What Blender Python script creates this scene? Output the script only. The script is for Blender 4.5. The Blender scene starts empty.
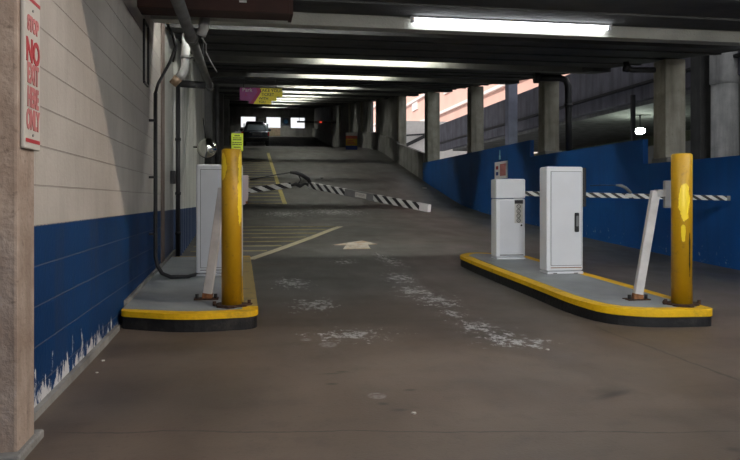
import bpy, bmesh, math, random
from mathutils import Vector, Matrix, Euler
R = math.radians
random.seed(7)
scene = bpy.context.scene
C = scene.collection

# ------------------------------------------------------------------ camera
TH = R(9.62)                       # the camera looks a little to the right of the driving lane
CZ = 1.06
F = 720.0
cd = bpy.data.cameras.new('camera'); cam = bpy.data.objects.new('camera', cd); C.objects.link(cam)
cam.location = (0, 0, CZ); cam.rotation_euler = (R(90), 0, -TH)
cd.sensor_width = 36; cd.lens = 36 * F / 740; cd.shift_y = -30 / 740
cd.clip_start = .05; cd.clip_end = 500
scene.camera = cam

# ------------------------------------------------------------------ world, sun, added fill spots, exposure
w = bpy.data.worlds.new('sky'); scene.world = w; w.use_nodes = True
bg = w.node_tree.nodes['Background']; bg.inputs[0].default_value = (.93, .96, 1, 1); bg.inputs[1].default_value = .95
sd = bpy.data.lights.new('sun', 'SUN'); sd.energy = 3.0; sd.angle = R(1); sd.color = (1, .93, .84)
so = bpy.data.objects.new('sun', sd); C.objects.link(so)
so.rotation_euler = Vector((.62, .45, -.6)).to_track_quat('-Z', 'Y').to_euler()
fd = bpy.data.lights.new('wall_fill_spot', 'SPOT'); fd.energy = 3000; fd.color = (1, .80, .62); fd.shadow_soft_size = .12  # unseen spot added for the warm patch on the left wall
fd.spot_size = R(27); fd.spot_blend = .8
fo = bpy.data.objects.new('wall_fill_spot', fd); C.objects.link(fo); fo.location = (12, -1.5, 7.5)
fo.rotation_euler = (Vector((-1, 4.2, 1.9)) - Vector(fo.location)).to_track_quat('-Z', 'Y').to_euler()
f2 = bpy.data.lights.new('cabinet_fill_spot', 'SPOT'); f2.energy = 6500; f2.color = (.96, .98, 1); f2.shadow_soft_size = 1.6  # unseen spot added to brighten the white cabinets
f2.spot_size = R(26); f2.spot_blend = .9
f2o = bpy.data.objects.new('cabinet_fill_spot', f2); C.objects.link(f2o); f2o.location = (-1, -10, 6.2)
f2o.rotation_euler = (Vector((3.9, 8.6, 1.0)) - Vector(f2o.location)).to_track_quat('-Z', 'Y').to_euler()
f3 = bpy.data.lights.new('sign_fill_spot', 'SPOT'); f3.energy = 130; f3.shadow_soft_size = .05; f3.spot_size = R(28)  # added spot without a fixture, brightens the hanging sign
f3o = bpy.data.objects.new('sign_fill_spot', f3); C.objects.link(f3o); f3o.location = (1.2, 15.6, 3.55)
f3o.rotation_euler = (Vector((.45, 19.9, 3.95)) - Vector(f3o.location)).to_track_quat('-Z', 'Y').to_euler()
vs = scene.view_settings
vs.view_transform = 'Standard'; vs.look = 'None'; vs.exposure = 0.22; vs.gamma = 1; vs.use_curve_mapping = False
scene.cycles.use_denoising = True
scene.cycles.max_bounces = 6; scene.cycles.diffuse_bounces = 4; scene.cycles.sample_clamp_indirect = 6

# ------------------------------------------------------------------ geometry of the place
ct, st = math.cos(TH), math.sin(TH)
PROF = [(-12, 0), (2, 0), (5, .005), (7, .055), (9, .11), (11, .2), (13.4, .32), (15.8, .46), (17.7, .56), (19.4, .68), (21.6, .89), (24.1, 1.31),
        (26.8, 1.80), (31.7, 2.72), (35.9, 3.50), (40, 3.98), (47, 4.55), (55.5, 5.13), (65, 6.35), (76, 7.65), (90, 7.7)]
def _tang():
    n = len(PROF); d = [(PROF[i+1][1]-PROF[i][1])/(PROF[i+1][0]-PROF[i][0]) for i in range(n-1)]
    m = [d[0]]
    for i in range(1, n-1): m.append(0 if d[i-1]*d[i] <= 0 else 2*d[i-1]*d[i]/(d[i-1]+d[i]))
    return m + [d[-1]]
_M = _tang()
def zf(y):                          # height of the driving surface
    if y <= PROF[0][0]: return PROF[0][1]
    if y >= PROF[-1][0]: return PROF[-1][1]
    for i in range(len(PROF)-1):
        x0, a = PROF[i]; x1, b = PROF[i+1]
        if y <= x1:
            h = x1-x0; t = (y-x0)/h
            return (2*t**3-3*t**2+1)*a + (t**3-2*t**2+t)*h*_M[i] + (-2*t**3+3*t**2)*b + (t**3-t**2)*h*_M[i+1]
def zc(y): return CZ + 1.04 + .113*y          # underside of the main ceiling beams
def P(px, py, d):                   # point seen at photo pixel px, py and depth d, where the thing stands
    l = (px-370)*d/F
    return Vector((d*st + l*ct, d*ct - l*st, CZ + (200-py)*d/F))
def G(px, py, h=0.0):               # ground point under a photo pixel
    a, b = 1.5, 80.0
    d = a
    while d < b:
        p = P(px, py, d)
        if p.z <= zf(p.y) + h: return Vector((p.x, p.y, zf(p.y)+h))
        d += .01
    return P(px, py, 75)

# ------------------------------------------------------------------ materials
class NT:
    def __init__(s, name):
        s.m = bpy.data.materials.new(name); s.m.use_nodes = True
        s.t = s.m.node_tree; s.n = s.t.nodes; s.b = s.n['Principled BSDF']
        s.tc = s.n.new('ShaderNodeTexCoord')
    def link(s, a, b): s.t.links.new(a, b)
    def setin(s, sock, v):
        if hasattr(v, 'is_output') or hasattr(v, 'links'): s.link(v, sock)
        elif isinstance(v, (tuple, list)) and len(v) == 3 and sock.type == 'RGBA': sock.default_value = (*v, 1)
        else: sock.default_value = v
    def math(s, op, a, b=0.0, c=0.0, clamp=False):
        n = s.n.new('ShaderNodeMath'); n.operation = op; n.use_clamp = clamp
        s.setin(n.inputs[0], a); s.setin(n.inputs[1], b); s.setin(n.inputs[2], c); return n.outputs[0]
    def mix(s, f, a, b, mode='MIX'):
        n = s.n.new('ShaderNodeMix'); n.data_type = 'RGBA'; n.blend_type = mode; n.clamp_factor = True
        s.setin(n.inputs[0], f); s.setin(n.inputs[6], a); s.setin(n.inputs[7], b); return n.outputs[2]
    def ramp(s, f, a, b, lo=0.0, hi=1.0, smooth=False):
        n = s.n.new('ShaderNodeMapRange'); n.interpolation_type = 'SMOOTHSTEP' if smooth else 'LINEAR'
        s.setin(n.inputs[0], f); n.inputs[1].default_value = a; n.inputs[2].default_value = b
        n.inputs[3].default_value = lo; n.inputs[4].default_value = hi; return n.outputs[0]
    def noise(s, scale, detail=3, vec=None, st=(1, 1, 1), rough=.55, w=None):
        mp = s.n.new('ShaderNodeMapping'); s.link(vec or s.tc.outputs['Object'], mp.inputs[0]); mp.inputs['Scale'].default_value = st
        if w: mp.inputs['Location'].default_value = (w, w*1.7, w*.6)
        n = s.n.new('ShaderNodeTexNoise'); s.link(mp.outputs[0], n.inputs['Vector']); n.inputs['Scale'].default_value = scale
        n.inputs['Detail'].default_value = detail; n.inputs['Roughness'].default_value = rough; return n.outputs['Fac']
    def sep(s, vec=None):
        n = s.n.new('ShaderNodeSeparateXYZ'); s.link(vec or s.tc.outputs['Object'], n.inputs[0]); return n.outputs
    def comb(s, a, b, c=0.0):
        n = s.n.new('ShaderNodeCombineXYZ')
        for i, v in enumerate((a, b, c)): s.setin(n.inputs[i], v)
        return n.outputs[0]
    def ell(s, cx, cy, rx, ry, rot=0, cz=None, rz=1, soft=.5, vec=None):      # 1 inside an ellipse, 0 outside
        mp = s.n.new('ShaderNodeMapping'); mp.vector_type = 'TEXTURE'; s.link(vec or s.tc.outputs['Object'], mp.inputs[0])
        mp.inputs['Location'].default_value = (cx, cy, cz or 0); mp.inputs['Rotation'].default_value = (0, 0, rot)
        mp.inputs['Scale'].default_value = (rx, ry, rz if cz is not None else 1e6)
        n = s.n.new('ShaderNodeVectorMath'); n.operation = 'LENGTH'; s.link(mp.outputs[0], n.inputs[0])
        return s.ramp(n.outputs['Value'], 1, 1-soft)
    def bump(s, h, dist=.01, strength=1.0):
        n = s.n.new('ShaderNodeBump'); s.setin(n.inputs['Height'], h); n.inputs['Distance'].default_value = dist
        n.inputs['Strength'].default_value = strength; s.link(n.outputs[0], s.b.inputs['Normal'])
    def out(s, col, rough=.7, metal=0.0, spec=.5):
        s.setin(s.b.inputs['Base Color'], col); s.setin(s.b.inputs['Roughness'], rough)
        s.b.inputs['Metallic'].default_value = metal; s.b.inputs['Specular IOR Level'].default_value = spec
        return s.m

def plain(name, col, rough=.6, metal=0.0, var=.18, scale=6, spec=.5, bump=0):
    k = NT(name); n = k.noise(scale, 3)
    c = k.mix(k.ramp(n, .3, .7), tuple(x*(1-var) for x in col), tuple(min(1, x*(1+var)) for x in col))
    if bump: k.bump(k.noise(scale*8, 3), bump)
    return k.out(c, rough, metal, spec)
def emit(name, col, s, base=(.8, .8, .8)):
    k = NT(name); k.setin(k.b.inputs['Emission Color'], col); k.b.inputs['Emission Strength'].default_value = s
    return k.out(base, .4)
def concrete(name, a, b, streak=.5, rough=.85, scale=1.5):
    k = NT(name)
    n1 = k.noise(scale, 5); n2 = k.noise(3.5, 4, st=(1, 1, .12), w=3); n3 = k.noise(28, 3, w=5)
    c = k.mix(k.ramp(n1, .3, .7), a, b)
    c = k.mix(k.math('MULTIPLY', k.ramp(n2, .45, .75), streak), c, tuple(x*.35 for x in a))
    c = k.mix(k.math('MULTIPLY', k.ramp(n3, .62, .72), .5), c, tuple(x*.5 for x in a))
    k.bump(k.noise(40, 4), .006)
    return k.out(c, rough, 0, .3)

M = {}
M['concrete'] = concrete('column_concrete', (.27, .255, .20), (.46, .44, .37), .9, scale=2.5)
M['concrete_skylit'] = concrete('skylit_column_concrete', (.42, .42, .41), (.62, .61, .59), .8, scale=3)  # round column concrete, sky light put into the paler colour
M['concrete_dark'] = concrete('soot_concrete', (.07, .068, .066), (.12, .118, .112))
M['concrete_mid'] = concrete('wall_concrete', (.18, .178, .17), (.29, .287, .275))
M['parapet'] = concrete('parapet_concrete', (.17, .165, .195), (.24, .235, .27), .6)
M['pier'] = concrete('pier_concrete', (.30, .225, .18), (.46, .38, .32), .8, scale=6)
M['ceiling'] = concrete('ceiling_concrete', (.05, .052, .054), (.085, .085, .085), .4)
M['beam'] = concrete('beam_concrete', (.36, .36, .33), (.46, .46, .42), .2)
M['beam_far'] = concrete('dimmed_beam_concrete', (.13, .13, .12), (.19, .19, .175), .2)  # beam concrete darkened in colour to tame the strong recess lamps
M['white_metal'] = plain('white_enamel', (.78, .79, .81), .38, 0, .04, 3)
M['white_metal2'] = plain('white_enamel_panel', (.72, .73, .76), .42, 0, .04, 3)
M['white_dirty'] = plain('dirty_white_paint', (.62, .60, .59), .6, 0, .12, 9)
M['pink_white'] = plain('pinkish_white_plastic', (.60, .50, .50), .5, 0, .06, 5)
M['grey_metal'] = plain('grey_metal', (.20, .20, .20), .5, .3, .15)
M['dark_pipe'] = plain('dark_pipe', (.022, .022, .024), .45, .2, .2)
M['grey_pipe'] = plain('painted_grey_pipe', (.10, .10, .098), .5, .1, .3, 5)
M['pvc'] = plain('grey_white_pvc', (.45, .45, .45), .5, 0, .2, 9)
M['rust'] = plain('rusty_metal', (.06, .03, .018), .9, .2, .6, 20, bump=.01)
M['rust_orange'] = plain('orange_rust', (.28, .12, .05), .9, 0, .5, 25)
M['black'] = plain('black_plastic', (.012, .012, .013), .5)
M['rubber'] = plain('black_rubber', (.014, .014, .014), .75, 0, .3)
M['brown_steel'] = plain('red_brown_steel', (.036, .012, .009), .75, 0, .3, 4)
M['red'] = plain('red_print', (.42, .03, .04), .6)
M['pale_red'] = plain('faded_red_print', (.50, .17, .17), .6)
M['sign_white'] = plain('sign_white', (.52, .50, .46), .55, 0, .05)
M['sign_yellow'] = plain('sign_yellow', (.92, .76, .03), .5, 0, .08)
M['sign_lime'] = plain('sign_lime_yellow', (.62, .76, .05), .5, 0, .06)
M['sign_purple'] = plain('sign_purple', (.30, .05, .20), .5, 0, .1)
M['sign_magenta'] = plain('sign_magenta', (.35, .02, .10), .5, 0, .1)
M['sign_blue'] = plain('sign_blue', (.02, .05, .25), .5)
M['cyan'] = plain('pale_cyan_sticker', (.25, .55, .65), .5)
M['glass_dark'] = plain('tinted_glass', (.10, .12, .14), .08, 0, .05)
M['car_paint'] = plain('black_car_paint', (.05, .06, .078), .22, .3, .1)
M['tail_red'] = plain('tail_lamp_red', (.30, .01, .015), .25)
M['pink_brick'] = plain('pale_pink_brick', (.80, .50, .42), .9, 0, .06, .4)
M['ledge'] = plain('pale_ledge', (.9, .80, .76), .9, 0, .03)
M['snow'] = plain('sunlit_pale_roof', (.85, .83, .80), .9, 0, .05)
M['tube'] = emit('fluorescent_tube', (.93, .96, 1.0), 16.0)
M['tube_hidden'] = emit('fluorescent_tube_warm', (1.0, .99, .88), 190.0)
M['tube_fill'] = emit('fill_tube', (1.0, .99, .93), 55.0)  # for the unseen lamps added as fill
M['globe'] = emit('lamp_globe', (.85, 1.0, .85), 130.0)
M['deck'] = plain('grey_island_paint', (.25, .27, .28), .55, 0, .14, 2.5, bump=.003)

def m_floor():
    k = NT('driving_surface'); x, y, z = k.sep()
    n1 = k.noise(.35, 5); n2 = k.noise(2.2, 5, st=(1, .5, 1), w=2); n3 = k.noise(35, 3, w=4); n4 = k.noise(1.1, 4, st=(.35, 1.6, 1), w=9)
    brown = k.mix(k.ramp(n2, .3, .7), (.085, .062, .046), (.135, .102, .078))
    grey = k.mix(k.ramp(n2, .3, .7), (.062, .062, .060), (.10, .10, .097))
    yy = k.math('ADD', y, k.ramp(n1, 0, 1, -3, 3))
    base = k.mix(k.ramp(yy, 4.5, 9.5, smooth=True), brown, grey)
    base = k.mix(k.math('MULTIPLY', k.ramp(n4, .5, .72), .5), base, (.045, .035, .028))
    base = k.mix(k.math('MULTIPLY', k.ramp(n3, .6, .75), .35), base, (.03, .027, .024))
    base = k.mix(k.math('MULTIPLY', k.ramp(k.noise(5, 6, rough=.7, w=13), .5, .7), .35), base, (.04, .034, .03))
    base = k.mix(k.math('MULTIPLY', k.ramp(k.noise(.9, 5, st=(.3, 1, 1), w=17), .5, .7), .25), base, (.20, .17, .14))
    # oily dark lane and patches; near-left ones mostly put dim light into the colour
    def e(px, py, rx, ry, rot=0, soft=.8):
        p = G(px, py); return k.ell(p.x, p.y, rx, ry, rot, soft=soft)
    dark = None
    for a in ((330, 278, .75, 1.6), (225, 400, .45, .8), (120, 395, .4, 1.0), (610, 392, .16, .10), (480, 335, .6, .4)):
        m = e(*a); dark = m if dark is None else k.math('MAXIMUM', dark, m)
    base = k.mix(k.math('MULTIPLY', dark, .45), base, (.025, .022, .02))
    sp = None
    for a in ((332, 384, .05, .035), (383, 404, .04, .04), (342, 372, .05, .03), (410, 390, .05, .03), (612, 395, .2, .05, .5), (400, 410, .05, .03), (330, 374, .1, .02), (733, 450, .05, .04)):
        m = e(*a); sp = m if sp is None else k.math('MAXIMUM', sp, m)
    base = k.mix(k.math('MULTIPLY', sp, .7), base, (.02, .017, .015))
    # pale worn splashes
    pale = None
    spots = ((388, 260, .30, 1.3), (398, 278, .38, .9), (415, 291, .38, .8), (438, 301, .36, .7), (452, 313, .26, .4), (478, 327, .36, .5), (516, 343, .42, .35), (498, 336, .3, .3),
             (292, 283, .40, .8), (314, 305, .40, .7), (345, 262, .35, .5), (352, 335, .6, .4), (335, 212, 1.6, 1.8), (285, 214, 1.2, 1.5), (480, 262, .5, .6))
    for a in spots:
        m = e(*a, soft=1.0); pale = m if pale is None else k.math('MAXIMUM', pale, m)
    nn = k.noise(13, 9, st=(1, .6, 1), rough=.82, w=6)
    thr = k.math('SUBTRACT', k.math('ADD', nn, k.math('MULTIPLY', pale, .18)), .635)
    pm = k.math('MULTIPLY', k.ramp(thr, 0, .05), k.ramp(pale, 0, .15))
    base = k.mix(k.math('MULTIPLY', pm, .9), base, (.50, .50, .50))
    pud = None
    for a in ((377, 396, .055, .07), (328, 345, .075, .10), (306, 340, .05, .05)):
        m = e(*a, soft=.25); pud = m if pud is None else k.math('MAXIMUM', pud, m)
    base = k.mix(k.math('MULTIPLY', k.math('MULTIPLY', pud, k.ramp(k.noise(30, 5, w=21), .35, .6)), .6), base, (.30, .30, .29))
    # joints and cracks across the slab
    crack = None
    wob = k.ramp(k.noise(3, 4, w=11), 0, 1, -.06, .06)
    for (a, b, wd) in (((600, 328), (740, 381), .012), ((600, 266), (735, 270), .02), ((120, 262), (240, 262), .01), ((360, 222), (420, 212), .015), ((60, 432), (740, 432), .006)):
        A, B = G(*a), G(*b); dv = (B-A).to_2d(); L = dv.length; dv.normalize(); nv = Vector((-dv.y, dv.x))
        dist = k.math('ABSOLUTE', k.math('ADD', k.math('ADD', k.math('MULTIPLY', x, nv.x), k.math('MULTIPLY', y, nv.y)), k.math('ADD', wob, -nv.dot(A.to_2d()))))
        al = k.math('ADD', k.math('ADD', k.math('MULTIPLY', x, dv.x), k.math('MULTIPLY', y, dv.y)), -dv.dot(A.to_2d()))
        inside = k.math('MULTIPLY', k.ramp(al, -.1, .1), k.ramp(al, L+.1, L-.1))
        m = k.math('MULTIPLY', k.ramp(dist, wd*1.6, wd*.4), inside)
        crack = m if crack is None else k.math('MAXIMUM', crack, m)
    base = k.mix(k.math('MULTIPLY', crack, .7), base, (.015, .013, .012))
    k.bump(k.noise(60, 4), .0012)
    return k.out(base, k.ramp(n2, .3, .7, .42, .62), 0, .45)

def m_block():                                     # painted concrete block wall, blue below
    k = NT('painted_block_wall'); x, y, z = k.sep()
    v = k.comb(y, k.math('SUBTRACT', z, .132), 0)
    br = k.n.new('ShaderNodeTexBrick'); k.link(v, br.inputs['Vector'])
    br.inputs['Scale'].default_value = 1; br.inputs['Brick Width'].default_value = .42; br.inputs['Row Height'].default_value = .2
    br.inputs['Mortar Size'].default_value = .0045; br.inputs['Mortar Smooth'].default_value = .3
    br2 = k.n.new('ShaderNodeTexBrick'); k.link(v, br2.inputs['Vector'])      # bed joints only
    br2.inputs['Scale'].default_value = 1; br2.inputs['Brick Width'].default_value = 400; br2.inputs['Row Height'].default_value = .2
    br2.inputs['Mortar Size'].default_value = .0045; br2.inputs['Mortar Smooth'].default_value = .3
    mort = k.math('MAXIMUM', br2.outputs['Fac'], k.math('MULTIPLY', br.outputs['Fac'], .12))
    n1 = k.noise(1.3, 5); n2 = k.noise(5, 4, st=(1, 1, .15), w=2); n3 = k.noise(30, 3, w=7)
    cream = k.mix(k.ramp(n1, .3, .7), (.38, .355, .325), (.50, .47, .435))
    cream = k.mix(k.math('MULTIPLY', k.ramp(n2, .5, .8), .35), cream, (.28, .26, .24))
    cream = k.mix(k.math('MULTIPLY', mort, .45), cream, (.22, .20, .18))
    blue = k.mix(k.ramp(n1, .3, .7), (.0015, .026, .095), (.003, .040, .135))
    blue = k.mix(k.math('MULTIPLY', k.ramp(n2, .52, .8), .5), blue, (.03, .035, .055))
    blue = k.mix(k.math('MULTIPLY', mort, .55), blue, (.10, .12, .17))
    edge = k.math('ADD', .932, k.ramp(n3, 0, 1, -.006, .006))
    c = k.mix(k.math('GREATER_THAN', z, edge), blue, cream)
    # flaking white salt at the foot
    fl = k.noise(11, 5, st=(0, 1, .35), rough=.75, w=4); fl2 = k.noise(1.2, 2, st=(0, 1, 0), w=8)
    hgt = k.math('MULTIPLY', k.ramp(fl, .40, .68, -.02, .26), k.ramp(fl2, .35, .6, .45, 1))
    win = k.math('MULTIPLY', k.ramp(y, 3.0, 3.6), k.ramp(y, 6.6, 5.6))
    pk = k.ramp(k.math('SUBTRACT', k.math('MULTIPLY', hgt, win), k.math('SUBTRACT', z, zf(5))), -.005, .012)
    c = k.mix(pk, c, (.52, .53, .55))
    k.bump(k.math('ADD', k.math('MULTIPLY', mort, -1.5), k.math('MULTIPLY', n3, .35)), .008)
    return k.out(c, .65, 0, .15)

def m_bluewall():
    k = NT('blue_painted_wall'); n1 = k.noise(.8, 5); n2 = k.noise(3, 4, st=(1, 1, .12), w=3); n3 = k.noise(14, 5, rough=.7, w=6); x, y, z = k.sep()
    c = k.mix(k.ramp(n1, .3, .7), (.002, .060, .24), (.005, .095, .35))
    c = k.mix(k.math('MULTIPLY', k.ramp(n2, .5, .8), .4), c, (.006, .02, .07))
    zz = k.math('SUBTRACT', z, k.math('MAXIMUM', k.math('MULTIPLY', k.math('SUBTRACT', y, 7), .05), .03))
    c = k.mix(k.math('MULTIPLY', k.ramp(n3, .63, .66), k.ramp(zz, .38, .10)), c, (.42, .45, .52))
    k.bump(n3, .004)
    return k.out(c, .5, 0, .4)

def m_corr():
    k = NT('corrugated_siding'); x, y, z = k.sep(); n2 = k.noise(4, 4, st=(1, 1, .1), w=2)
    c = k.mix(k.ramp(n2, .3, .7), (.46, .47, .44), (.66, .66, .62))
    b = k.mix(k.ramp(n2, .3, .7), (.03, .055, .12), (.05, .08, .16))
    return k.out(k.mix(k.math('GREATER_THAN', z, .925), b, c), .5, .1, .4)

def m_bollard(name, big, small, drip):
    k = NT(name); x, y, z = k.sep(); n = k.noise(7, 5, rough=.65); n2 = k.noise(22, 4, w=3); n3 = k.noise(2, 3, st=(1, 1, .2), w=7)
    c = k.mix(k.ramp(n3, .3, .7), (.44, .235, .004), (.56, .315, .005))
    c = k.mix(k.math('MULTIPLY', k.ramp(n2, .6, .72), .6), c, (.28, .15, .02))
    m = None
    for (cx, cy, cz, rx, ry, rz) in big:
        e = k.ell(cx, cy, rx, ry, 0, cz, rz, soft=.9); m = e if m is None else k.math('MAXIMUM', m, e)
    mk = k.ramp(k.math('ADD', k.math('MULTIPLY', m, .8), n), .88, .90)
    c = k.mix(k.math('MULTIPLY', mk, k.ramp(m, .01, .05)), c, (.95, .68, .03))
    d = None
    for (cx, cy, cz, rx, ry, rz) in drip:
        e = k.ell(cx, cy, rx, ry, 0, cz, rz, soft=.9); d = e if d is None else k.math('MAXIMUM', d, e)
    if d is not None:
        dk = k.ramp(k.math('ADD', k.math('MULTIPLY', d, .8), k.noise(16, 5, rough=.7, w=9)), .80, .84)
        c = k.mix(k.math('MULTIPLY', dk, k.ramp(d, .01, .05)), c, (.02, .016, .012))
    k.bump(k.math('ADD', n2, k.math('MULTIPLY', mk, -.8)), .003)
    return k.out(c, .42, 0, .45)

def m_curb(name, col, dirt, amt):
    k = NT(name); n = k.noise(5, 5, rough=.7); n2 = k.noise(22, 4, w=2)
    c = k.mix(k.ramp(n2, .3, .7), tuple(v*.85 for v in col), col)
    c = k.mix(k.math('MULTIPLY', k.ramp(n, .54, .66), amt), c, dirt)
    k.bump(n2, .006); return k.out(c, .6, 0, .4)

def m_paintline(name, col, wear):                  # worn road paint over asphalt
    k = NT(name); n = k.noise(9, 6, rough=.7)
    return k.out(k.mix(k.ramp(n, wear, wear+.12), col, (.09, .085, .075)), .6, 0, .3)

def m_stripe():                                    # barrier arm: slanted black and white bands
    k = NT('barrier_stripes'); x, y, z = k.sep()
    u = k.math('FRACT', k.math('DIVIDE', k.math('ADD', x, k.math('MULTIPLY', z, 1.7)), .150))
    n = k.noise(12, 4)
    c = k.mix(k.math('GREATER_THAN', u, .54), k.mix(k.ramp(n, .5, .75), (.62, .62, .60), (.36, .35, .34)), (.010, .010, .012))
    return k.out(c, .45)
M['stripe'] = m_stripe()
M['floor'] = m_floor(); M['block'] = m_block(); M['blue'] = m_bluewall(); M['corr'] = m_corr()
M['curb_yellow'] = m_curb('yellow_curb_paint', (.85, .50, .004), (.20, .12, .03), .35)
M['curb_worn'] = m_curb('worn_yellow_curb_paint', (.36, .27, .10), (.14, .12, .09), .7)
M['curb_black'] = m_curb('black_curb_paint', (.010, .010, .011), (.05, .045, .04), .5)
M['line_yellow'] = m_paintline('yellow_road_paint', (.50, .42, .15), .56)
M['line_faint'] = m_paintline('faint_yellow_road_paint', (.36, .31, .16), .55)
M['line_pale'] = m_paintline('pale_road_paint', (.52, .47, .33), .60)
def m_arrow():
    k = NT('worn_arrow_paint'); n = k.noise(4, 5, rough=.7)
    c = k.mix(k.ramp(n, .45, .65), (.62, .58, .52), (.50, .32, .16))
    return k.out(k.mix(k.ramp(k.noise(14, 5, w=4), .60, .66), c, (.12, .11, .10)), .6)
M['arrow'] = m_arrow()

# ------------------------------------------------------------------ mesh building
class MB:
    def __init__(s): s.b = bmesh.new()
    def box(s, x0, x1, y0, y1, z0, z1):
        v = [s.b.verts.new((x, y, z)) for x in (x0, x1) for y in (y0, y1) for z in (z0, z1)]
        for f in ((0, 1, 3, 2), (4, 6, 7, 5), (0, 4, 5, 1), (2, 3, 7, 6), (0, 2, 6, 4), (1, 5, 7, 3)): s.b.faces.new([v[i] for i in f])
        return s
    def obox(s, c, dx, dy, dz, rot=None):          # oriented box by centre, full sizes
        m = rot or Matrix.Identity(3); c = Vector(c)
        v = [s.b.verts.new(c + m @ Vector((x*dx/2, y*dy/2, z*dz/2))) for x in (-1, 1) for y in (-1, 1) for z in (-1, 1)]
        for f in ((0, 1, 3, 2), (4, 6, 7, 5), (0, 4, 5, 1), (2, 3, 7, 6), (0, 2, 6, 4), (1, 5, 7, 3)): s.b.faces.new([v[i] for i in f])
        return s
    def bar(s, p, q, w, h):                        # rectangular bar from p to q
        p, q = Vector(p), Vector(q); d = q-p
        s.obox((p+q)/2, d.length, w, h, d.to_track_quat('X', 'Z').to_matrix()); return s
    def prism(s, pts, z0, z1):                     # pts 2D; z0/z1 numbers or functions of (x, y)
        f0 = z0 if callable(z0) else (lambda x, y: z0); f1 = z1 if callable(z1) else (lambda x, y: z1)
        lo = [s.b.verts.new((x, y, f0(x, y))) for x, y in pts]; hi = [s.b.verts.new((x, y, f1(x, y))) for x, y in pts]
        n = len(pts)
        for i in range(n): s.b.faces.new((lo[i], lo[(i+1) % n], hi[(i+1) % n], hi[i]))
        s.b.faces.new(hi); s.b.faces.new(lo[::-1]); return s
    def ring(s, outer, inner, z0, z1):             # band between two outlines with equal counts
        f0 = z0 if callable(z0) else (lambda x, y: z0); f1 = z1 if callable(z1) else (lambda x, y: z1); n = len(outer)
        A = [s.b.verts.new((x, y, f0(x, y))) for x, y in outer]; B = [s.b.verts.new((x, y, f1(x, y))) for x, y in outer]
        D = [s.b.verts.new((x, y, f1(x, y))) for x, y in inner]; E = [s.b.verts.new((x, y, f0(x, y))) for x, y in inner]
        for i in range(n):
            j = (i+1) % n
            for a, b in ((A, B), (B, D), (D, E), (E, A)): s.b.faces.new((a[i], a[j], b[j], b[i]))
        return s
    def yz(s, pts, x0, x1):                        # polygon in the Y-Z plane, extruded in X
        a = [s.b.verts.new((x0, y, z)) for y, z in pts]; c = [s.b.verts.new((x1, y, z)) for y, z in pts]; n = len(pts)
        for i in range(n): s.b.faces.new((a[i], a[(i+1) % n], c[(i+1) % n], c[i]))
        s.b.faces.new(a[::-1]); s.b.faces.new(c); return s
    def xz(s, pts, y0, y1):
        a = [s.b.verts.new((x, y0, z)) for x, z in pts]; c = [s.b.verts.new((x, y1, z)) for x, z in pts]; n = len(pts)
        for i in range(n): s.b.faces.new((a[i], a[(i+1) % n], c[(i+1) % n], c[i]))
        s.b.faces.new(a[::-1]); s.b.faces.new(c); return s
    def tube(s, pts, r, seg=12, caps=True):
        pts = [Vector(p) for p in pts]; rs = r if isinstance(r, (list, tuple)) else [r]*len(pts); rings = []
        up = None
        for i, p in enumerate(pts):
            d = (pts[min(i+1, len(pts)-1)] - pts[max(i-1, 0)]).normalized()
            if up is None: up = d.orthogonal().normalized()
            up = (up - d*up.dot(d)).normalized(); w_ = d.cross(up)
            rings.append([s.b.verts.new(p + (up*math.cos(a) + w_*math.sin(a))*rs[i]) for a in (2*math.pi*k/seg for k in range(seg))])
        for a, b in zip(rings, rings[1:]):
            for k in range(seg):
                f = s.b.faces.new((a[k], a[(k+1) % seg], b[(k+1) % seg], b[k])); f.smooth = True
        if caps: s.b.faces.new(rings[0][::-1]); s.b.faces.new(rings[-1])
        return s
    def sphere(s, c, r, sc=(1, 1, 1), u=20, v=12):
        bmesh.ops.create_uvsphere(s.b, u_segments=u, v_segments=v, radius=1, matrix=Matrix.Translation(c) @ Matrix.Diagonal((r*sc[0], r*sc[1], r*sc[2], 1)))
        return s
    def strip(s, pts, wd, y_off=.004):             # flat paint band following the floor
        pts = [Vector(p) for p in pts]; top = []
        prof = []
        for i, p in enumerate(pts):
            d = (pts[min(i+1, len(pts)-1)] - pts[max(i-1, 0)]); d.z = 0; d.normalize(); n = Vector((-d.y, d.x, 0))*wd/2
            prof.append((p-n, p+n))
        vs_ = []
        for a, b in prof:
            vs_.append([s.b.verts.new((q.x, q.y, zf(q.y)+h)) for q, h in ((a, -.01), (a, y_off), (b, y_off), (b, -.01))])
        for a, b in zip(vs_, vs_[1:]):
            for k in range(3): s.b.faces.new((a[k], b[k], b[k+1], a[k+1]))
        s.b.faces.new(vs_[0]); s.b.faces.new(vs_[-1][::-1])
        return s
    def text(s, body, size, mat4, ext=.002, bold=0.0, align='CENTER'):
        cu = bpy.data.curves.new('lettering', 'FONT'); cu.body = body; cu.size = size; cu.extrude = ext; cu.offset = bold
        cu.align_x = align; cu.align_y = 'CENTER'; cu.resolution_u = 3
        ob = bpy.data.objects.new('lettering', cu); me = bpy.data.meshes.new_from_object(ob)
        me.transform(mat4); s.b.from_mesh(me)
        bpy.data.objects.remove(ob); bpy.data.curves.remove(cu); bpy.data.meshes.remove(me); return s
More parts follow.
